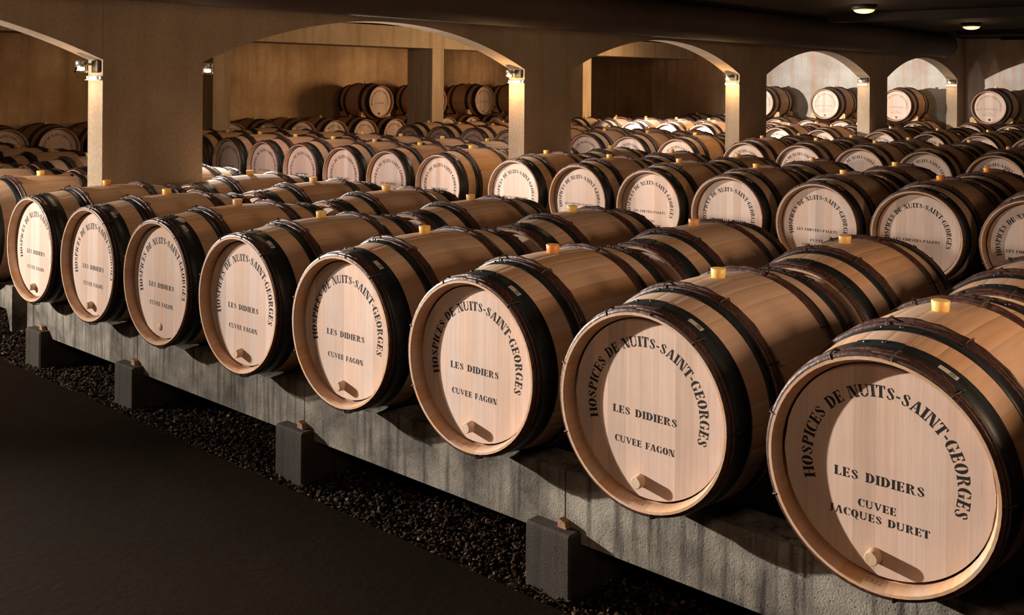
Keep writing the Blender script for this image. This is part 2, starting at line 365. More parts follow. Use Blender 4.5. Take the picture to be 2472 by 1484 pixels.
# lamp on the far side of the nearest pillar (its glass shows past the edge)
t = thing('wall_lamp', 'small lit wall lamp peeping past the far edge of the broad nearest pillar', 'lamp', (XA - .10, P0 + PW, 1.035), PI, 'lamps at the tops of the arch pillars')
for n_, src in [(o.name, o) for o in list(C.objects) if o.parent and o.parent.name == 'wall_lamp' and not o.name.startswith('steel_strip')]:
    c = src.copy(); C.objects.link(c); c.parent = t
DOMES = [(-3.80, 0.5), (-3.80, 4.6), (-3.78, 8.68), (-3.86, 12.75)]
for k, (x, y) in enumerate(DOMES):
    seen = k >= 2
    t = thing('ceiling_lamp', ['round glass ceiling lamp over the front rows', 'round glass ceiling lamp over the third row', 'bigger lit round glass lamp on the dark ceiling', 'smaller lit round glass lamp nearer the back wall'][k], 'lamp', (x, y, ZC - .055), 0, 'round ceiling lamps')
    b = MB(); b.lathe([(.0, .055), (.135, .055), (.140, .012), (.120, .0), (.0, .0)], 32, 'z', caps=False); b.obj('base', M_DARK, t)
    g = MB(); g.lathe([(.114 * math.cos(a), -.042 * math.sin(a)) for a in np.linspace(0, PI / 2, 9)], 32, 'z', caps=False); g.obj('glass_dome', M_DOME, t)
    l = bpy.data.lights.new('lamp_light', 'POINT'); l.energy = 5; l.color = (1.0, 0.66, 0.36); l.shadow_soft_size = 0.1
    o = bpy.data.objects.new('lamp_light', l); C.objects.link(o); o.parent = t; o.location = (0, 0, -.19)

# ------------------------------------------------------------------ stencil letters
def ish(x, w, s=.08, h=.07, top=True, bot=True):
    p = []
    if bot: p += [(x - s, 0), (x + w + s, 0), (x + w + s, h), (x + w, h + .03)]
    else: p += [(x, 0), (x + w, 0)]
    if top: p += [(x + w, .97 - h), (x + w + s, 1 - h), (x + w + s, 1), (x - s, 1), (x - s, 1 - h), (x, .97 - h)]
    else: p += [(x + w, 1), (x, 1)]
    if bot: p += [(x, h + .03), (x - s, h)]
    return p
def cres(cx, cy, rx, ry, ix, iy, a0, a1, n=14, dx=0):
    A = np.linspace(R_(a0), R_(a1), n)
    return [(cx + rx * math.cos(a), cy + ry * math.sin(a)) for a in A] + [(cx + dx + ix * math.cos(a), cy + iy * math.sin(a)) for a in A[::-1]]
def rect(a, b, c, e): return [(a, b), (c, b), (c, e), (a, e)]
def stroke(pts, ws):
    l, r = [], []
    for i, p in enumerate(pts):
        q0, q1 = pts[max(i - 1, 0)], pts[min(i + 1, len(pts) - 1)]; dx, dy = q1[0] - q0[0], q1[1] - q0[1]; n = math.hypot(dx, dy)
        l.append((p[0] - dy / n * ws[i] / 2, p[1] + dx / n * ws[i] / 2)); r.append((p[0] + dy / n * ws[i] / 2, p[1] - dx / n * ws[i] / 2))
    return l + r[::-1]
def catmull(pts, ws, m=4):
    P, W = [], []
    for i in range(len(pts) - 1):
        p0, p1, p2, p3 = pts[max(i - 1, 0)], pts[i], pts[i + 1], pts[min(i + 2, len(pts) - 1)]
        for k in range(m):
            t = k / m
            P.append(tuple(.5 * (2 * p1[j] + (p2[j] - p0[j]) * t + (2 * p0[j] - 5 * p1[j] + 4 * p2[j] - p3[j]) * t * t + (3 * p1[j] - p0[j] - 3 * p2[j] + p3[j]) * t ** 3) for j in (0, 1)))
            W.append(ws[i] * (1 - t) + ws[i + 1] * t)
    P.append(pts[-1]); W.append(ws[-1]); return P, W
GL = {}
def glyph(ch, w, *polys): GL[ch] = (w, polys)
S_ = .235
glyph('I', .36, ish(.08, S_))
glyph('H', .86, ish(.07, S_, .07), ish(.59, S_, .07), rect(.31, .46, .43, .54), rect(.43, .46, .55, .54))
def arm(x0, x1, y, up_): # thin arm ending in a wedge
    return [(x0, y), (x1, y), (x1, y + up_ * .27), (x1 - .05, y + up_ * .27), (x1 - .12, y + up_ * .07), (x0, y + up_ * .07)]
glyph('E', .68, ish(.08, S_, .06), arm(.335, .64, 1, -1), arm(.335, .64, 0, 1), [(.32, .46), (.44, .46), (.5, .36), (.54, .36), (.54, .64), (.5, .64), (.44, .54), (.32, .54)])
glyph('F', .64, ish(.08, S_, .06), arm(.335, .62, 1, -1), [(.32, .46), (.44, .46), (.5, .36), (.54, .36), (.54, .64), (.5, .64), (.44, .54), (.32, .54)])
glyph('L', .66, ish(.08, S_, .06), arm(.335, .64, 0, 1))
glyph('T', .72, ish(.26, S_, .07, top=False), [(.0, 1), (.24, 1), (.24, .92), (.13, .92), (.06, .72), (.0, .72)], [(.48, 1), (.72, 1), (.72, .72), (.66, .72), (.59, .92), (.48, .92)])
glyph('N', .84, ish(.07, .07, .07), ish(.70, .07, .07), [(.18, 1), (.40, 1), (.68, .12), (.68, 0), (.50, 0), (.18, .86)])
glyph('A', .84, [(.36, 1), (.42, 1), (.19, .07), (.25, .07), (.25, 0), (.0, 0), (.0, .07), (.08, .07)], [(.45, 1), (.56, 1), (.77, .07), (.84, .07), (.84, 0), (.46, 0), (.46, .07), (.54, .07), (.38, .78)], [(.26, .27), (.45, .27), (.43, .34), (.28, .34)])
glyph('D', .80, ish(.08, S_, .06), cres(.345, .5, .44, .5, .19, .43, -88, 88))
glyph('P', .72, ish(.08, S_, .06), cres(.345, .74, .36, .26, .13, .19, -88, 88))
glyph('R', .82, ish(.08, S_, .06), cres(.345, .74, .35, .26, .12, .19, -88, 88), [(.36, .45), (.50, .45), (.60, .40), (.70, .08), (.82, .07), (.82, 0), (.56, 0), (.46, .32), (.36, .42)])
glyph('O', .78, cres(.39, .5, .38, .52, .12, .45, 96, 264), cres(.39, .5, .38, .52, .12, .45, -84, 84))
glyph('Q', .80, cres(.39, .5, .38, .52, .12, .45, 96, 264), cres(.39, .5, .38, .52, .12, .45, -84, 84), [(.36, .1), (.5, .1), (.74, -.2), (.6, -.22)])
glyph('C', .72, cres(.40, .5, .39, .52, .13, .45, 98, 262), [(.44, 1.0), (.56, .97), (.62, .9), (.66, 1), (.70, 1), (.70, .66), (.66, .66), (.58, .85), (.44, .93)], [(.44, 0), (.58, .02), (.71, .22), (.69, .27), (.57, .10), (.44, .07)])
glyph('G', .82, cres(.40, .5, .39, .52, .13, .45, 98, 262), [(.44, 1.0), (.56, .97), (.62, .9), (.66, 1), (.70, 1), (.70, .66), (.66, .66), (.58, .85), (.44, .93)], [(.50, .40), (.82, .40), (.82, .47), (.50, .47)], [(.56, .37), (.76, .37), (.76, .04), (.70, .0), (.64, .06), (.56, .02)], [(.44, .0), (.54, .02), (.54, .09), (.44, .07)])
spt = [(.55, .70), (.49, .86), (.37, .955), (.23, .90), (.17, .78), (.22, .66), (.34, .54), (.46, .41), (.53, .27), (.48, .12), (.34, .045), (.19, .1), (.11, .28)]
sws = [.12, .10, .08, .13, .18, .20, .21, .20, .18, .13, .08, .10, .12]
sP, sW = catmull(spt, sws)
glyph('S', .68, stroke(sP[0:11], sW[0:11]), stroke(sP[12:37], sW[12:37]), stroke(sP[38:], sW[38:]))
glyph('U', .84, ish(.07, S_, .07, bot=False)[:0] + [(.07, .34), (.27, .34), (.27, .93), (.34, .93), (.34, 1), (0, 1), (0, .93), (.07, .93)], [(.66, .3), (.73, .3), (.73, .93), (.80, .93), (.80, 1), (.59, 1), (.59, .93), (.66, .93)], cres(.40, .31, .33, .33, .15, .24, 180, 352))
glyph('V', .82, [(.0, 1), (.36, 1), (.36, .93), (.28, .93), (.45, .28), (.41, .0), (.36, .0), (.07, .93), (.0, .93)], [(.60, 1), (.82, 1), (.82, .93), (.75, .93), (.48, .06), (.47, .26), (.67, .93), (.60, .93)])
glyph('J', .56, [(.22, .26), (.42, .26), (.42, .93), (.50, .93), (.50, 1), (.14, 1), (.14, .93), (.22, .93)], stroke(*catmull([(.34, .24), (.28, .06), (.16, -.02), (.06, .06), (.05, .2)], [.2, .13, .07, .07, .12])))
glyph('B', .78, ish(.08, S_, .06), cres(.32, .76, .33, .24, .12, .17, -88, 88), cres(.32, .26, .38, .26, .15, .19, -88, 88))
glyph('-', .36, rect(.03, .36, .33, .50))
glyph(' ', .42)
glyph('2', .58, stroke(*catmull([(.10, .74), (.16, .93), (.30, .97), (.43, .85), (.40, .62), (.24, .34), (.06, .06)], [.06, .06, .07, .10, .11, .08, .05])), [(.05, 0), (.46, 0), (.52, .2), (.48, .2), (.40, .09), (.10, .09)])
glyph('0', .58, cres(.28, .48, .24, .5, .13, .44, 90, 270), cres(.28, .48, .24, .5, .13, .44, -90, 90))
GAP = .075
def text_w(t): return sum(GL[c][0] for c in t) + GAP * (len(t) - 1)
def line(mb, t, cx, cz, width, h, y, slant=0.0, gap=GAP):
    k = width / (text_w(t) + (gap - GAP) * (len(t) - 1)); x = 0
    for c in t:
        w_, polys = GL[c]
        for p in polys: mb.add([(cx - width / 2 + (x + px + slant * pz) * k, y, cz - h / 2 + pz * h) for px, pz in p], [tuple(range(len(p)))])
        x += w_ + gap
def arc(mb, t, r, h, a0, a1, y, cx=0, cz=0):
    tw = text_w(t); x = 0; span = R_(a0 - a1); kx = span * (r + h * .5) / tw
    for c in t:
        w_, polys = GL[c]; mid = R_(a0) - span * (x + w_ / 2) / tw
        for p in polys:
            vs = []
            for px, pz in p:
                lx, lz = (px - w_ / 2) * kx, r + pz * h
                vs.append((cx + math.cos(mid) * lz + math.sin(mid) * lx, y, cz + math.sin(mid) * lz - math.cos(mid) * lx))
            mb.add(vs, [tuple(range(len(p)))])
        x += w_ + GAP
HB, REC = .468, .046            # half length, head recess
YH = -HB + REC                  # head face
def lettering(*lines, ink=None):
    ink = ink or M_INK
    """print on the head: the ring of words, then one mesh for every line"""
    yy = YH - .0002; out = []
    m = MB(); arc(m, 'HOSPICES DE NUITS-SAINT-GEORGES', .188, .0315, 199, -19, yy, -.004, -.002); out.append(m.mesh('ring_lettering', ink))
    for (t, cx, cz, w_, h) in lines:
        m = MB(); line(m, t, cx, cz, w_, h, yy); out.append(m.mesh('line_lettering', ink))
    return out
T_FAGON = lettering(('LES DIDIERS', -.010, -.022, .235, .0235), ('CUVEE FAGON', -.010, -.113, .217, .0205))
T_DURET = lettering(('LES DIDIERS', -.013, -.029, .237, .0245), ('CUVEE', -.016, -.098, .100, .020), ('JACQUES DURET', -.013, -.131, .262, .020))
T_PAGET = lettering(('LES CORVEES-PAGETS', -.010, -.032, .30, .019), ('CUVEE', -.010, -.105, .095, .018), ('SAINT-LAURENT', -.010, -.14, .22, .018))
T_FADED = lettering(('LES CORVEES-PAGETS', -.010, -.032, .30, .019), ('CUVEE', -.010, -.105, .095, .018), ('SAINT-LAURENT', -.010, -.14, .22, .018), ink=M_INK3)
T_BOUD = lettering(('LES BOUDOTS', -.010, -.027, .22, .021))
m = MB()
line(m, '2022', 0, 0, .042, .016, 0, .14, .26)
# lay the year on the sloping inside of the chime, at the bottom
rin0, rin1 = .290, .273
v2 = []
for (x, y, z) in m.v:
    f = .5 + z / (REC * .8); ang = x / .28 - .05
    rr = rin0 + (rin1 - rin0) * (.15 + .7 * f) - .0007
    v2.append((math.sin(ang) * rr, -HB + REC * (.15 + .7 * f), -math.cos(ang) * rr))
m.v = v2; T_YEAR = m.mesh('year_print', M_INK2)

# ------------------------------------------------------------------ barrel meshes (axis along y, centred on the axis)
RB, RE = .342, .298
def prof_r(y): return RB - (RB - RE) * (abs(y) / HB) ** 2.0
NS = 30
ys_out = [-HB, -.44, -.40, -.34, -.26, -.17, -.08, 0, .08, .17, .26, .34, .40, .44, HB]
def inner_r(y):
    a = HB - abs(y)
    if a > REC - .007 and a < REC + .001: return .281
    if a < REC: return RE - .008 - (RE - .008 - .2745) * a / REC
    return max(.274, prof_r(y) - .026)
def stave_mesh():
    m = MB(); d_ = PI / NS; ang = [-d_, -d_ * .93, -d_ * .4, d_ * .4, d_ * .93, d_]; ins = [.0006, 0, 0, 0, 0, .0006]
    ys = ys_out; nA = len(ang)
    vs = [((prof_r(y) - ins[k]) * math.sin(a), y, (prof_r(y) - ins[k]) * math.cos(a)) for y in ys for k, a in enumerate(ang)]
    m.add(vs, [(i * nA + k, i * nA + k + 1, (i + 1) * nA + k + 1, (i + 1) * nA + k) for i in range(len(ys) - 1) for k in range(nA - 1)], True)
    yi = [-HB, -HB + REC - .0072, -HB + REC - .0068, -HB + REC, -HB + REC + .002, -.2, 0, .2, HB - REC - .002, HB - REC, HB - REC + .0068, HB - REC + .0072, HB]; a3 = [-d_, 0, d_]
    vi = [(inner_r(y) * math.sin(a), y, inner_r(y) * math.cos(a)) for y in yi for a in a3]
    m.add(vi, [((i + 1) * 3 + k, (i + 1) * 3 + k + 1, i * 3 + k + 1, i * 3 + k) for i in range(len(yi) - 1) for k in range(2)], True)
    for y, sg in ((-HB, 1), (HB, -1)):   # end grain
        q = [(prof_r(y) * math.sin(a), y, prof_r(y) * math.cos(a)) for a in a3] + [(inner_r(y) * math.sin(a), y, inner_r(y) * math.cos(a)) for a in a3[::-1]]
        m.add(q, [tuple(range(6))])
    return m.mesh('stave', M_STAVE)
ME_STAVE = stave_mesh()
NBD = 9; RH = .2725
cuts = [-RH, -.205, -.146, -.078, -.021, .038, .101, .158, .213, RH]
def board_mesh(i):
    m = MB(); x0, x1 = cuts[i], cuts[i + 1]; c = .0002
    xs = [max(x0, -RH + .0005), x0 + c] + list(np.linspace(x0 + c, x1 - c, 7)[1:-1]) + [x1 - c, min(x1, RH - .0005)]
    top = [(x, math.sqrt(max(RH * RH - x * x, 1e-8))) for x in xs]; n = len(xs)
    vs = []
    for j, (x, z) in enumerate(top):
        yy = YH + (c if j in (0, n - 1) else 0); vs += [(x, yy, -z), (x, yy, z), (x, YH + .022, -z), (x, YH + .022, z)]
    fs = []
    for j in range(n - 1):
        q = 4 * j; fs += [(q, q + 4, q + 5, q + 1), (q + 2, q + 3, q + 7, q + 6), (q + 1, q + 5, q + 7, q + 3), (q, q + 2, q + 6, q + 4)]
    m.add(vs, fs); return m.mesh('head_board', M_BOARD)
ME_BOARDS = [board_mesh(i) for i in range(NBD)]
def head_mesh():
    m = MB(); n = 48
    m.add([(RH * math.cos(2 * PI * k / n), YH, RH * math.sin(2 * PI * k / n)) for k in range(n)], [tuple(range(n))])
    return m.mesh('head', M_HEAD)
ME_HEAD = head_mesh()
def body_mesh():
    m = MB(); n = NS * 3; ang = []
    for k in range(NS):
        a = 2 * PI * k / NS; ang += [(a, .0007), (a + .012, 0), (a + 2 * PI / NS - .012, 0)]
    ys = ys_out
    vs = [((prof_r(y) - i_) * math.sin(a), y, (prof_r(y) - i_) * math.cos(a)) for y in ys for a, i_ in ang]
    m.add(vs, [(i * n + k, i * n + (k + 1) % n, (i + 1) * n + (k + 1) % n, (i + 1) * n + k) for i in range(len(ys) - 1) for k in range(n)], True)
    for sg in (-1, 1):
        n2 = 60
        rings = [(RE, HB), (RE - .008, HB), (inner_r(HB - REC + .0075), HB - REC + .0075), (.281, HB - REC + .0068), (.281, HB - REC)]
        for (ra, ya), (rb, yb) in zip(rings[:-1], rings[1:]):
            vs = [(r * math.sin(2 * PI * k / n2), sg * y, r * math.cos(2 * PI * k / n2)) for r, y in ((ra, ya), (rb, yb)) for k in range(n2)]
            m.add(vs, [(k, (k + 1) % n2, n2 + (k + 1) % n2, n2 + k) for k in range(n2)], True)
    return m.mesh('staves', M_BODY)
ME_BODY = body_mesh()
def hoop_mesh(y0, y1, n=72):
    m = MB(); e = .0022
    pr = [(prof_r(y0) - .001, y0), (prof_r(y0) + e, y0 + .0005), (prof_r((y0 + y1) / 2) + e, (y0 + y1) / 2), (prof_r(y1) + e, y1 - .0005), (prof_r(y1) - .001, y1)]
    # lathe around y
    vs = [(r * math.sin(2 * PI * k / n), y, r * math.cos(2 * PI * k / n)) for r, y in pr for k in range(n)]
    fs = [(i * n + k, i * n + (k + 1) % n, (i + 1) * n + (k + 1) % n, (i + 1) * n + k) for i in range(len(pr) - 1) for k in range(n)]
    m.add(vs, [fs[j] for j in range(len(fs))], True)
    # lap joint: a second thickness near the top
    la = np.linspace(-.30, .10, 8)
    q = [((prof_r(y) + .0045) * math.sin(a), y, (prof_r(y) + .0045) * math.cos(a)) for a in la for y in (y0, y1)]
    m.add(q, [(2 * i, 2 * i + 1, 2 * i + 3, 2 * i + 2) for i in range(7)], True)
    q2 = [(((prof_r(y) + d2) * math.sin(la[-1])), y, (prof_r(y) + d2) * math.cos(la[-1])) for d2 in (.0045, .001) for y in (y0, y1)]
    m.add(q2, [(0, 1, 3, 2)])
    return m.mesh('metal_hoop', M_HOOP)
HO1, HO2 = (-HB + .030, -HB + .110), (-HB + .203, -HB + .240)
ME_HOOP1, ME_HOOP2 = hoop_mesh(*HO1), hoop_mesh(*HO2)
def rivets_mesh(y0, y1):
    m = MB()
    for a in (-.22, -.06):
        for y in ((y0 + .016, y1 - .016) if y1 - y0 > .05 else ((y0 + y1) / 2,)):
            r = prof_r(y) + .0045; u = Vector((math.sin(a), 0, math.cos(a))); e1 = Vector((math.cos(a), 0, -math.sin(a))); e2 = Vector((0, 1, 0))
            vs = []; n = 8
            for (rr, hh) in ((.0062, 0), (.0052, .003), (.002, .005)):
                vs += [u * (r + hh) + (e1 * math.cos(2 * PI * k / n) + e2 * math.sin(2 * PI * k / n)) * rr + Vector((0, y, 0)) for k in range(n)]
            m.add(vs, [(i * n + k, i * n + (k + 1) % n, (i + 1) * n + (k + 1) % n, (i + 1) * n + k) for i in range(2) for k in range(n)] + [tuple(range(16, 24))], True)
    return m.mesh('rivets', M_RIVET)
ME_RIV1, ME_RIV2 = rivets_mesh(*HO1), rivets_mesh(*HO2)
def withe_pts(m, y, rad, ax, a0, a1, seed, n=84, ns=7, lift=0.0):
    """a split chestnut rod bent round the barrel; angles from the top, clockwise"""
    r_ = np.random.default_rng(seed); full = abs(a1 - a0) >= 2 * PI - 1e-6
    A = np.linspace(a0, a1, n + 1); vs = []
    no = np.interp(np.linspace(0, 1, n + 1), np.linspace(0, 1, 26), r_.normal(0, .0011, 26)); nw = np.interp(np.linspace(0, 1, n + 1), np.linspace(0, 1, 26), r_.normal(0, .09, 26)); ny = np.interp(np.linspace(0, 1, n + 1), np.linspace(0, 1, 12), r_.normal(0, .0012, 12))
    if full: no[-1] = no[0]; nw[-1] = nw[0]; ny[-1] = ny[0]
    for i, a in enumerate(A):
        tp = 1.0
        if not full: tp = min(1, .35 + 6 * min(i, n - i) / n)
        for k in range(ns):
            t_ = PI * k / (ns - 1) ; yy = y + ny[i] - math.cos(t_) * ax * (1 + nw[i]) * (.7 + .3 * tp)
            rr = prof_r(y) + lift + .0005 + math.sin(t_) ** .7 * rad * (1 + nw[i]) * tp + (no[i] if 0 < k < ns - 1 else 0)
            vs.append((rr * math.sin(a), yy, rr * math.cos(a)))
    m.add(vs, [(i * ns + k, i * ns + k + 1, (i + 1) * ns + k + 1, (i + 1) * ns + k) for i in range(n) for k in range(ns - 1)], True)
    if not full:
        m.add(vs[:ns], [tuple(range(ns))]); m.add(vs[-ns:], [tuple(range(ns))])
def withes_def(inner):
    """(y, radial, half width, a0, a1, lift) strands of one bundle"""
    if not inner: return [(-HB + .0085, .0100, .0066, 0, 2 * PI, 0), (-HB + .0222, .0105, .0066, 0, 2 * PI, 0), (-HB + .0365, .0105, .0068, -1.15, .62, .002)]
    return [(-HB + .2470, .0105, .0068, 0, 2 * PI, 0), (-HB + .2612, .0115, .0068, 0, 2 * PI, 0), (-HB + .2752, .0105, .0068, 0, 2 * PI, 0), (-HB + .268, .010, .0075, -.62, 1.2, .007)]
ME_W = {}
for inner in (0, 1):
    for k, (y, rd, ax, a0, a1, lf) in enumerate(withes_def(inner)):
        m = MB(); withe_pts(m, y, rd, ax, a0, a1, 5 + 10 * inner + k, n=84 if k < 2 + inner else 36, lift=lf); ME_W[(inner, k)] = m.mesh('chestnut_withe', M_WITHE)
ME_WB = []
for inner in (0, 1):
    m = MB()
    for k, (y, rd, ax, a0, a1, lf) in enumerate(withes_def(inner)): withe_pts(m, y, rd, ax, a0, a1, 5 + 10 * inner + k, n=56 if k < 2 + inner else 22, ns=5, lift=lf)
    ME_WB.append(m.mesh('withe_bundle', M_WITHE))
def ties_mesh(inner):
    m = MB(); y0, y1 = ((-HB + .001, -HB + .050), (-HB + .236, -HB + .286))[inner]
    for a in ((-1.25, -.42, .12, .66, 1.55, 3.0, 4.3), (-1.0, -.2, .42, 1.1, 2.4, 3.6, 4.8))[inner]:
        lf = .0135 if (not inner or not -.6 < a < 1.15) else .019
        pts = []
        for y, l in ((y0 - .001, .0), (y0 + .001, .012), (y0 + .010, lf), ((y0 + y1) / 2, lf + .001), (y1 - .010, lf), (y1 - .001, .010), (y1 + .001, .0)):
            aa = a + (y - y0) * .35; r = prof_r(y) + l; pts.append((r * math.sin(aa), y, r * math.cos(aa)))
        m.tube(pts, .0024, 5)
        # loose twisted end
        e = Vector(pts[3]); m.tube([e, e * 1.004 + Vector((.004, .004, .003)), e * 1.006 + Vector((.006, .010, .002))], [.002, .0018, .001], 4)
    return m.mesh('osier_ties', M_TIE)
ME_TIES = [ties_mesh(0), ties_mesh(1)]
m = MB(); m.lathe([(.0, .0275), (.0240, .0275), (.0258, .0262), (.0225, -.012), (.0, -.012)], 20, 'z', (0, 0, RB + .003), caps=False); m.sm = [False if i < 20 else True for i in range(len(m.f))]
ME_BUNG = m.mesh('bung', M_BUNG)
m = MB(); m.lathe([(.0, -.034), (.0165, -.034), (.0180, -.0325), (.0195, .003), (.0, .003)], 18, 'y', (-.018, YH, -.222), caps=False); m.sm = [False if i < 18 else True for i in range(len(m.f))]
ME_PEG = m.mesh('peg', M_PEG)
m = MB(); m.lathe([(.0, -.003), (.0185, -.003), (.0195, .001), (.0, .001)], 18, 'y', (-.018, YH, -.222), caps=False)
ME_PLUG = m.mesh('peg', M_PEG)
def tag_mesh():
    m = MB(); p = MB(); yc = HO1[0] + .046
    def pt(u, v3, l):   # u along hoop, v across
        y = yc + v3; a = .50 + u / .31; r = prof_r(y) + .0035 + l; return (r * math.sin(a), y, r * math.cos(a))
    us = np.linspace(-.026, .026, 5)
    m.add([pt(u, v3, 0) for u in us for v3 in (-.0095, .0095)], [(2 * i, 2 * i + 2, 2 * i + 3, 2 * i + 1) for i in range(4)])
    for k, (a, b) in enumerate(((.003, .0045), (.0055, .006), (.0075, .0095), (.0105, .011), (.0125, .015), (.016, .0165), (.018, .0195))):
        p.add([pt(u, v3, .0006) for u in (a, b) for v3 in (-.006, .001)], [(0, 2, 3, 1)])
    p.add([pt(u, v3, .0006) for u in (.003, .019) for v3 in (.004, .0065)], [(0, 2, 3, 1)])
    return m.mesh('tag', M_TAG), p.mesh('tag_print', M_TAGP)
ME_TAG, ME_TAGP = tag_mesh()

# ------------------------------------------------------------------ barrels
NOBARREL = 0
def barrel(x, yf, z, label, group, text=None, rich=False, facing='front', peg=ME_PEG, tag=False, spin=0.0, both=False, cat='barrel'):
    """x, yf: axis and front end; z: height of the axis"""
    if facing == 'front': loc, rz = (x, yf + HB, z - RB), 0.0
    else: loc, rz = (x - HB, yf, z - RB), PI / 2
    t = thing('wine_barrel', label, cat, loc, rz, group)
    A = (0, 0, RB)
    def put(name, me, rot=(0, 0, 0), parent=t, loc=A):
        o = bpy.data.objects.new(name, me); C.objects.link(o); o.parent = parent; o.location = loc; o.rotation_euler = rot
        if name in ('osier_ties', 'rivets', 'withe_bundle'): o['kind'] = 'stuff'
        return o
    if rich:
        for k in range(NS): put('stave', ME_STAVE, (0, 2 * PI * (k + .5) / NS + spin, 0))
        for me in ME_BOARDS: put('head_board', me, (0, 0, 0))
    else:
        put('staves', ME_BODY, (0, spin, 0)); put('head', ME_HEAD)
    put('head', ME_HEAD, (0, 0, PI))
    for rot in (0, PI):
        h1 = put('metal_hoop', ME_HOOP1, (0, 0, rot)); h2 = put('metal_hoop', ME_HOOP2, (0, 0, rot))
        if rich:
            put('rivets', ME_RIV1, parent=h1, loc=(0, 0, 0)); put('rivets', ME_RIV2, parent=h2, loc=(0, 0, 0))
            for (inner, k), me in ME_W.items(): put('chestnut_withe', me, (0, 0, rot))
        else:
            for me in ME_WB: put('withe_bundle', me, (0, 0, rot))
        for me in ME_TIES: put('osier_ties', me, (0, 0, rot))
    put('bung', ME_BUNG)
    for k, me in enumerate(text or ()): put('line_lettering' if k else 'ring_lettering', me)
    if peg: put('peg', peg)
    if tag:
        put('year_print', T_YEAR); g = put('tag', ME_TAG); put('tag_print', ME_TAGP, parent=g, loc=(0, 0, 0))
    return t
DROP = 0.0016
X1 = [-5.169, -4.464, -3.759, -3.059, -2.348, -1.640, -0.924, -0.200]      # first row, near bay
XN = X1 + [0.515 + .712 * k for k in range(6)]
X3 = [-5.144, -4.429, -3.714, -3.002, -2.298, -1.599] + [-.895 + .708 * k for k in range(8)]
XLF = [-6.096 - .716 * k for k in range(8)]
X5 = [-5.15 + .711 * k for k in range(14)]
X3L = [-6.105, -6.842, -7.552, -8.259] + [-8.97 - .712 * k for k in range(4)]
ROWY = [0, 1.028, 4.2155, 5.2435, 8.431, 9.459, 12.6465, 13.6745, 16.80]
ROWN = ['front', 'second', 'third', 'fourth', 'fifth', 'sixth', 'seventh', 'eighth', 'back wall']
def in_view(x, y):               # leave out barrels that stand wholly outside the photograph's view
    dx, dy = x - 0.793, y + 2.534; dep = dx * fwd.x + dy * fwd.y; rt = dx * r0.x + dy * r0.y
    return dep > 0.3 and -1700 < 2433.65 * rt / dep < 3300
for r in range(9):
    yf = ROWY[r]; z = -DROP * yf
    near = XN if r < 2 else (X3 if r == 2 else X5)
    far = XLF if r < 2 else X3L
    for side, xs in ((0, near), (1, far)):
        for i, x in enumerate(xs):
            if not in_view(x, yf + HB): continue
            if r > 1 or side: jx, jz = rng.normal(0, .003), rng.normal(0, .002)
            else: jx = jz = 0
            place = 'on the near side of the arches' if side == 0 else 'beyond the arches'
            grp = 'oak barrels, %s row %s' % (ROWN[r], place)
            rich = side == 0 and r < 3
            text = T_FAGON if r < 2 else (T_PAGET if side == 0 else T_BOUD)
            if r == 0 and side == 0 and i >= 7: text = T_DURET
            if r == 0 and side == 0:
                lab = 'pale oak barrel stencilled CUVEE JACQUES DURET, largest barrel of the front row' if i == 7 else 'pale oak barrel stencilled CUVEE FAGON, front row, %s from the JACQUES DURET barrel' % NTH[6 - i]
                if i > 7: lab = 'pale oak barrel of the front row, %s past the largest JACQUES DURET barrel' % NTH[i - 8]
            elif side == 0 and r == 1: lab = 'oak barrel of the second row behind the front row, %s from the broad arch pillar' % NTH[i]
            elif side == 0 and r == 2: lab = 'oak barrel stencilled LES CORVEES-PAGETS, third row, %s from the arch pillar' % NTH[i]
            elif r == 8: lab = 'oak barrel, bottom tier at the back wall %s, %s from the pillars' % ('on the near side' if side == 0 else 'beyond the arches', NTH[i])
            elif r == 0: lab = 'oak barrel of the front row lit gold beyond the broad arch pillar' if i == 0 else 'oak barrel of the front row beyond the arches, %s past the pillar' % NTH[i]
            else: lab = 'oak barrel, %s row %s, %s from the pillars' % (ROWN[r], place, NTH[i])
            barrel(x + jx, yf, z + jz, lab, grp, text, rich, peg=(ME_PLUG if (r == 0 and i == 2) else ME_PEG), tag=rich and r != 1, spin=rng.uniform(-.1, .1))
# tiers along the left wall and upper tier at the back wall
XWF = -13.60
WY = [10.44 + .715 * (7 - k) for k in range(24)]
for i, yy in enumerate(WY):
    if not in_view(XWF - HB, yy): continue
    barrel(XWF + rng.normal(0, .01), yy, -DROP * yy, 'oak barrel, bottom tier against the ochre left wall, %s from the back corner' % NTH[i], 'oak barrels of the bottom tier along the left wall', T_BOUD, facing='side', spin=rng.uniform(-.1, .1))
def chock_mesh(sg):
    m = MB(); m.prism([(sg * p, q) for p, q in ((.245, .335), (.365, .352), (.365, .432), (.318, .452), (.245, .352))], 'y', -.04, .04); return m.mesh('wooden_chock', M_CHOCK)
ME_CHOCK = {-1: chock_mesh(-1), 1: chock_mesh(1)}
def chocks(x, y, z, side, what):
    for sg, word in ((-1, 'one'), (1, 'the other')):
        for sy, fb in ((-.27, 'front'), (.27, 'rear')):
            if side: loc, rz = (x - HB - sy, y, z), PI / 2
            else: loc, rz = (x, y + HB + sy, z), 0
            thing('wooden_chock', 'yellow wood chock at %s %s foot of the %s' % (word, fb, what), 'chock', loc, rz, 'chocks under the raised barrels', ME_CHOCK[sg])
UP = .632
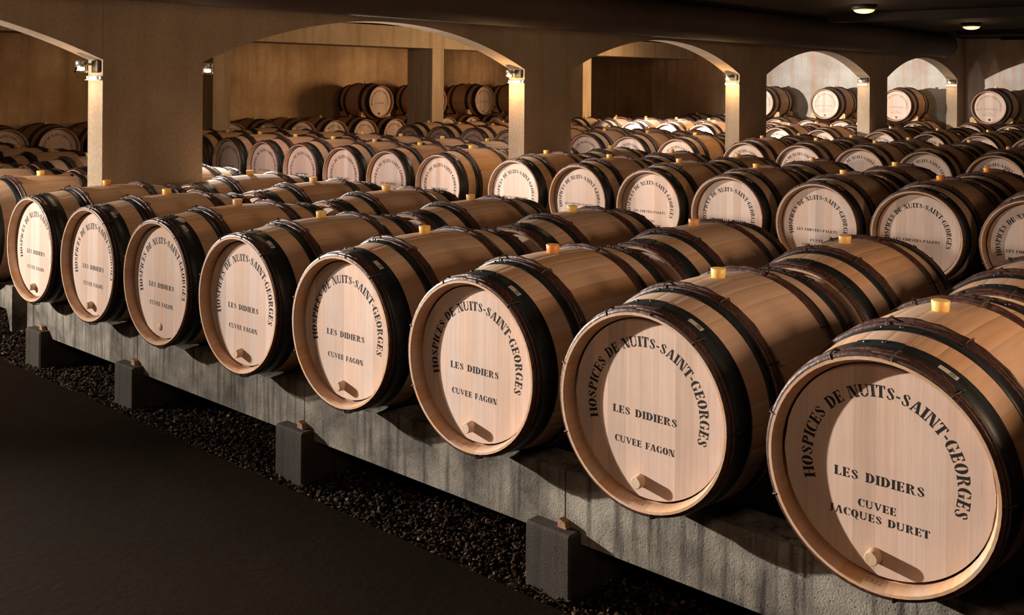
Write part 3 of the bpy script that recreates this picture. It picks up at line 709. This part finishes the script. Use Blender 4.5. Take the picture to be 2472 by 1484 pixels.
for i, (xx, nm) in enumerate(((-9.326, 'third'), (-7.905, 'second'), (-6.476, 'first'), (-4.80, 'first'))):
    lab = 'raised oak barrel of the upper tier at the back wall, %s beyond the arches' % nm if i < 3 else 'raised oak barrel on the upper tier standing right of the last arch pillar'
    if i == 3: lab = 'raised oak barrel of the upper tier, in the near bay before the back wall'
    barrel(xx, ROWY[8] + .03, UP - .027, lab, 'oak barrels of the upper tier at the back wall', T_FADED, spin=.05)
    chocks(xx, ROWY[8] + .03, -.027, False, ('third raised back wall barrel', 'second raised back wall barrel', 'first raised back wall barrel', 'raised near bay barrel')[i])
for i, (yy, nm) in enumerate(((10.08, ''), (11.51, ''), (12.945, ''), (14.40, ''))):
    lab = ['raised oak barrel on the left wall tier, clear of the square post', 'raised oak barrel on the left wall tier, half hidden by the square post', 'raised oak barrel on the left wall tier, past the square post', 'raised oak barrel on the left wall tier, cut off by the second arch pillar'][i]
    barrel(XWF + .0, yy, UP - .02, lab, 'oak barrels of the upper tier along the left wall', T_BOUD, facing='side', spin=.05)
    chocks(XWF, yy, -.02, True, ('raised barrel clear of the post', 'raised barrel behind the post', 'raised barrel past the post', 'raised barrel by the arch pillar')[i])

# ------------------------------------------------------------------ rails, piers, gravel
def rail_poly(x0, x1, cx, zt, zb, r, n=9, foot=None):
    """outline in x-z: top scalloped round every barrel centre in cx"""
    top = []
    xs = [x0]
    pts = [(x0, None)]
    half = math.sqrt(max(r * r - zt * zt, 0))
    out = []
    for c in sorted(cx):
        for a in np.linspace(-half, half, n):
            xx = c + a
            if x0 < xx < x1: out.append((xx, -math.sqrt(r * r - a * a)))
    res = []
    def z_at(x):
        for c in cx:
            if abs(x - c) < half: return -math.sqrt(r * r - (x - c) ** 2)
        return zt
    res = [(x0, z_at(x0))] + out + [(x1, z_at(x1))]
    bot = [(x1, zb), (x0, zb)] if foot is None else foot
    return res + bot
ZT, ZB = -.318, -.548
RBED = .3475
PX = [-5.32, -4.225, -2.79, -1.35, 0.10, 1.5]
JX = [-5.535, -4.19, -2.757, -1.319, 0.12, 1.55]
RAILNEAR = ['at the arch pillar end', 'second from the arch pillar', 'third from the arch pillar', 'fourth from the arch pillar', 'fifth from the arch pillar']
for k in range(5):
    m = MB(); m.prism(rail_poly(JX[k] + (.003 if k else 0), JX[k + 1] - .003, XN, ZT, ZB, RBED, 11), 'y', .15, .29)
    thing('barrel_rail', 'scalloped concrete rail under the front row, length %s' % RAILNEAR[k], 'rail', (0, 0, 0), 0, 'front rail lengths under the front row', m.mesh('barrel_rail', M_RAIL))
m = MB(); m.prism(rail_poly(-9.2, -5.755, XLF, ZT, ZB, RBED, 11, [(-5.755, -.60), (-5.775, -.60), (-5.84, -.47), (-9.2, -.47)]), 'y', .15, .29)
thing('barrel_rail', 'footed concrete rail end just beyond the broad arch pillar', 'rail', (0, 0, 0), 0, None, m.mesh('barrel_rail', M_RAIL))
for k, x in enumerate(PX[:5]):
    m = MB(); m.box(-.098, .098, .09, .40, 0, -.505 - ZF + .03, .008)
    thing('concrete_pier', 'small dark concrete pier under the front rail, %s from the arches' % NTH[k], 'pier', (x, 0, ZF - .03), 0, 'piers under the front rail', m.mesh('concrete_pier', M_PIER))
    m = MB(); m.prism([(-.018, 0), (.02, 0), (.016, .022), (-.010, .030)], 'y', -.026, .0)
    thing('wooden_wedge', 'small brown wood wedge on the %s pier from the arches' % NTH[k], 'wedge', (x + .035, .149, -.506), 0, 'wedges on the piers', m.mesh('wooden_wedge', M_CHIP))
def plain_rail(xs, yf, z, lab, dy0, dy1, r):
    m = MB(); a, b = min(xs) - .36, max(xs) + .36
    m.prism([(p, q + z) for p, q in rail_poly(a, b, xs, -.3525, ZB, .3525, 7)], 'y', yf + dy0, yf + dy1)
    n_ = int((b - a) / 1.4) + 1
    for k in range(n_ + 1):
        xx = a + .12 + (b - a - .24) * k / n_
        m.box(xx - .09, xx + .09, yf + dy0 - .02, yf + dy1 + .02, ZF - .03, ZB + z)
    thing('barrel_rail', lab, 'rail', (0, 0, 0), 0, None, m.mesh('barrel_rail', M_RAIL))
for r in range(9):
    for side, xs in ((0, XN if r < 2 else (X3 if r == 2 else X5)), (1, XLF if r < 2 else X3L)):
        pl = 'on the near side of the arches' if side == 0 else 'beyond the arches'
        if r: plain_rail(xs, ROWY[r], -DROP * ROWY[r], 'long concrete front rail under the %s row %s' % (ROWN[r], pl), .15, .29, RBED)
        plain_rail(xs, ROWY[r], -DROP * ROWY[r], 'long concrete rear rail under the %s row %s' % (ROWN[r], pl), .646, .786, RBED)
for dx0, dx1, nm in ((-.29, -.15, 'front'), (-.786, -.646, 'rear')):
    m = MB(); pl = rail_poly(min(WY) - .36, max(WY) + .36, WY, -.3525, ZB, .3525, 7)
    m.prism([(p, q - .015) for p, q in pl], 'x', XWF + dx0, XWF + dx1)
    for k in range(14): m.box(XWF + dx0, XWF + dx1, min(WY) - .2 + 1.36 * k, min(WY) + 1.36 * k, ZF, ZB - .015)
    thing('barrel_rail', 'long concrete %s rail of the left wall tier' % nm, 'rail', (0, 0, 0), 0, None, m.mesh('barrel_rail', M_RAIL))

# gravel strip under the front row
def gravel():
    N = 26000
    base = np.array([(0, 0, 1), (1, 0, 0), (.5, .87, 0), (-.5, .87, 0), (-1, 0, 0), (-.5, -.87, 0), (.5, -.87, 0), (0, 0, -1)], float)
    tri = [(0, 1, 2), (0, 2, 3), (0, 3, 4), (0, 4, 5), (0, 5, 6), (0, 6, 1), (7, 2, 1), (7, 3, 2), (7, 4, 3), (7, 5, 4), (7, 6, 5), (7, 1, 6)]
    V = np.empty((N * 8, 3)); F = np.empty((N * 12, 3), int); tri = np.array(tri)
    for i in range(N):
        x = rng.uniform(-7.0, .9); y = (rng.uniform(0, 1) ** 1.3) * .62
        s_ = rng.uniform(.0045, .0115); sz = np.array([s_ * rng.uniform(.9, 1.6), s_ * rng.uniform(.7, 1.1), s_ * rng.uniform(.35, .75)])
        p = base * sz * rng.uniform(.8, 1.2, (8, 1))
        a, b_, c_ = rng.uniform(0, 2 * PI), rng.normal(0, .5), rng.normal(0, .5)
        ca, sa, cb, sb, cc, s2 = math.cos(a), math.sin(a), math.cos(b_), math.sin(b_), math.cos(c_), math.sin(c_)
        Rz = np.array([[ca, -sa, 0], [sa, ca, 0], [0, 0, 1]]); Rx = np.array([[1, 0, 0], [0, cb, -sb], [0, sb, cb]]); Ry = np.array([[cc, 0, s2], [0, 1, 0], [-s2, 0, cc]])
        p = p @ (Rz @ Rx @ Ry).T
        edge = max(0.0, 1 - y / .06)
        V[i * 8:i * 8 + 8] = p + (x, y, ZF - .024 + rng.uniform(0, .030) + .012 * edge)
        F[i * 12:i * 12 + 12] = tri + i * 8
    me = bpy.data.meshes.new('gravel'); me.from_pydata(V.tolist(), [], F.tolist()); me.materials.append(M_PEB); me.update()
    o = bpy.data.objects.new('gravel', me); C.objects.link(o); o['kind'] = 'stuff'; o['label'] = 'strip of brown gravel along the foot of the front rail'; o['category'] = 'gravel'
gravel()
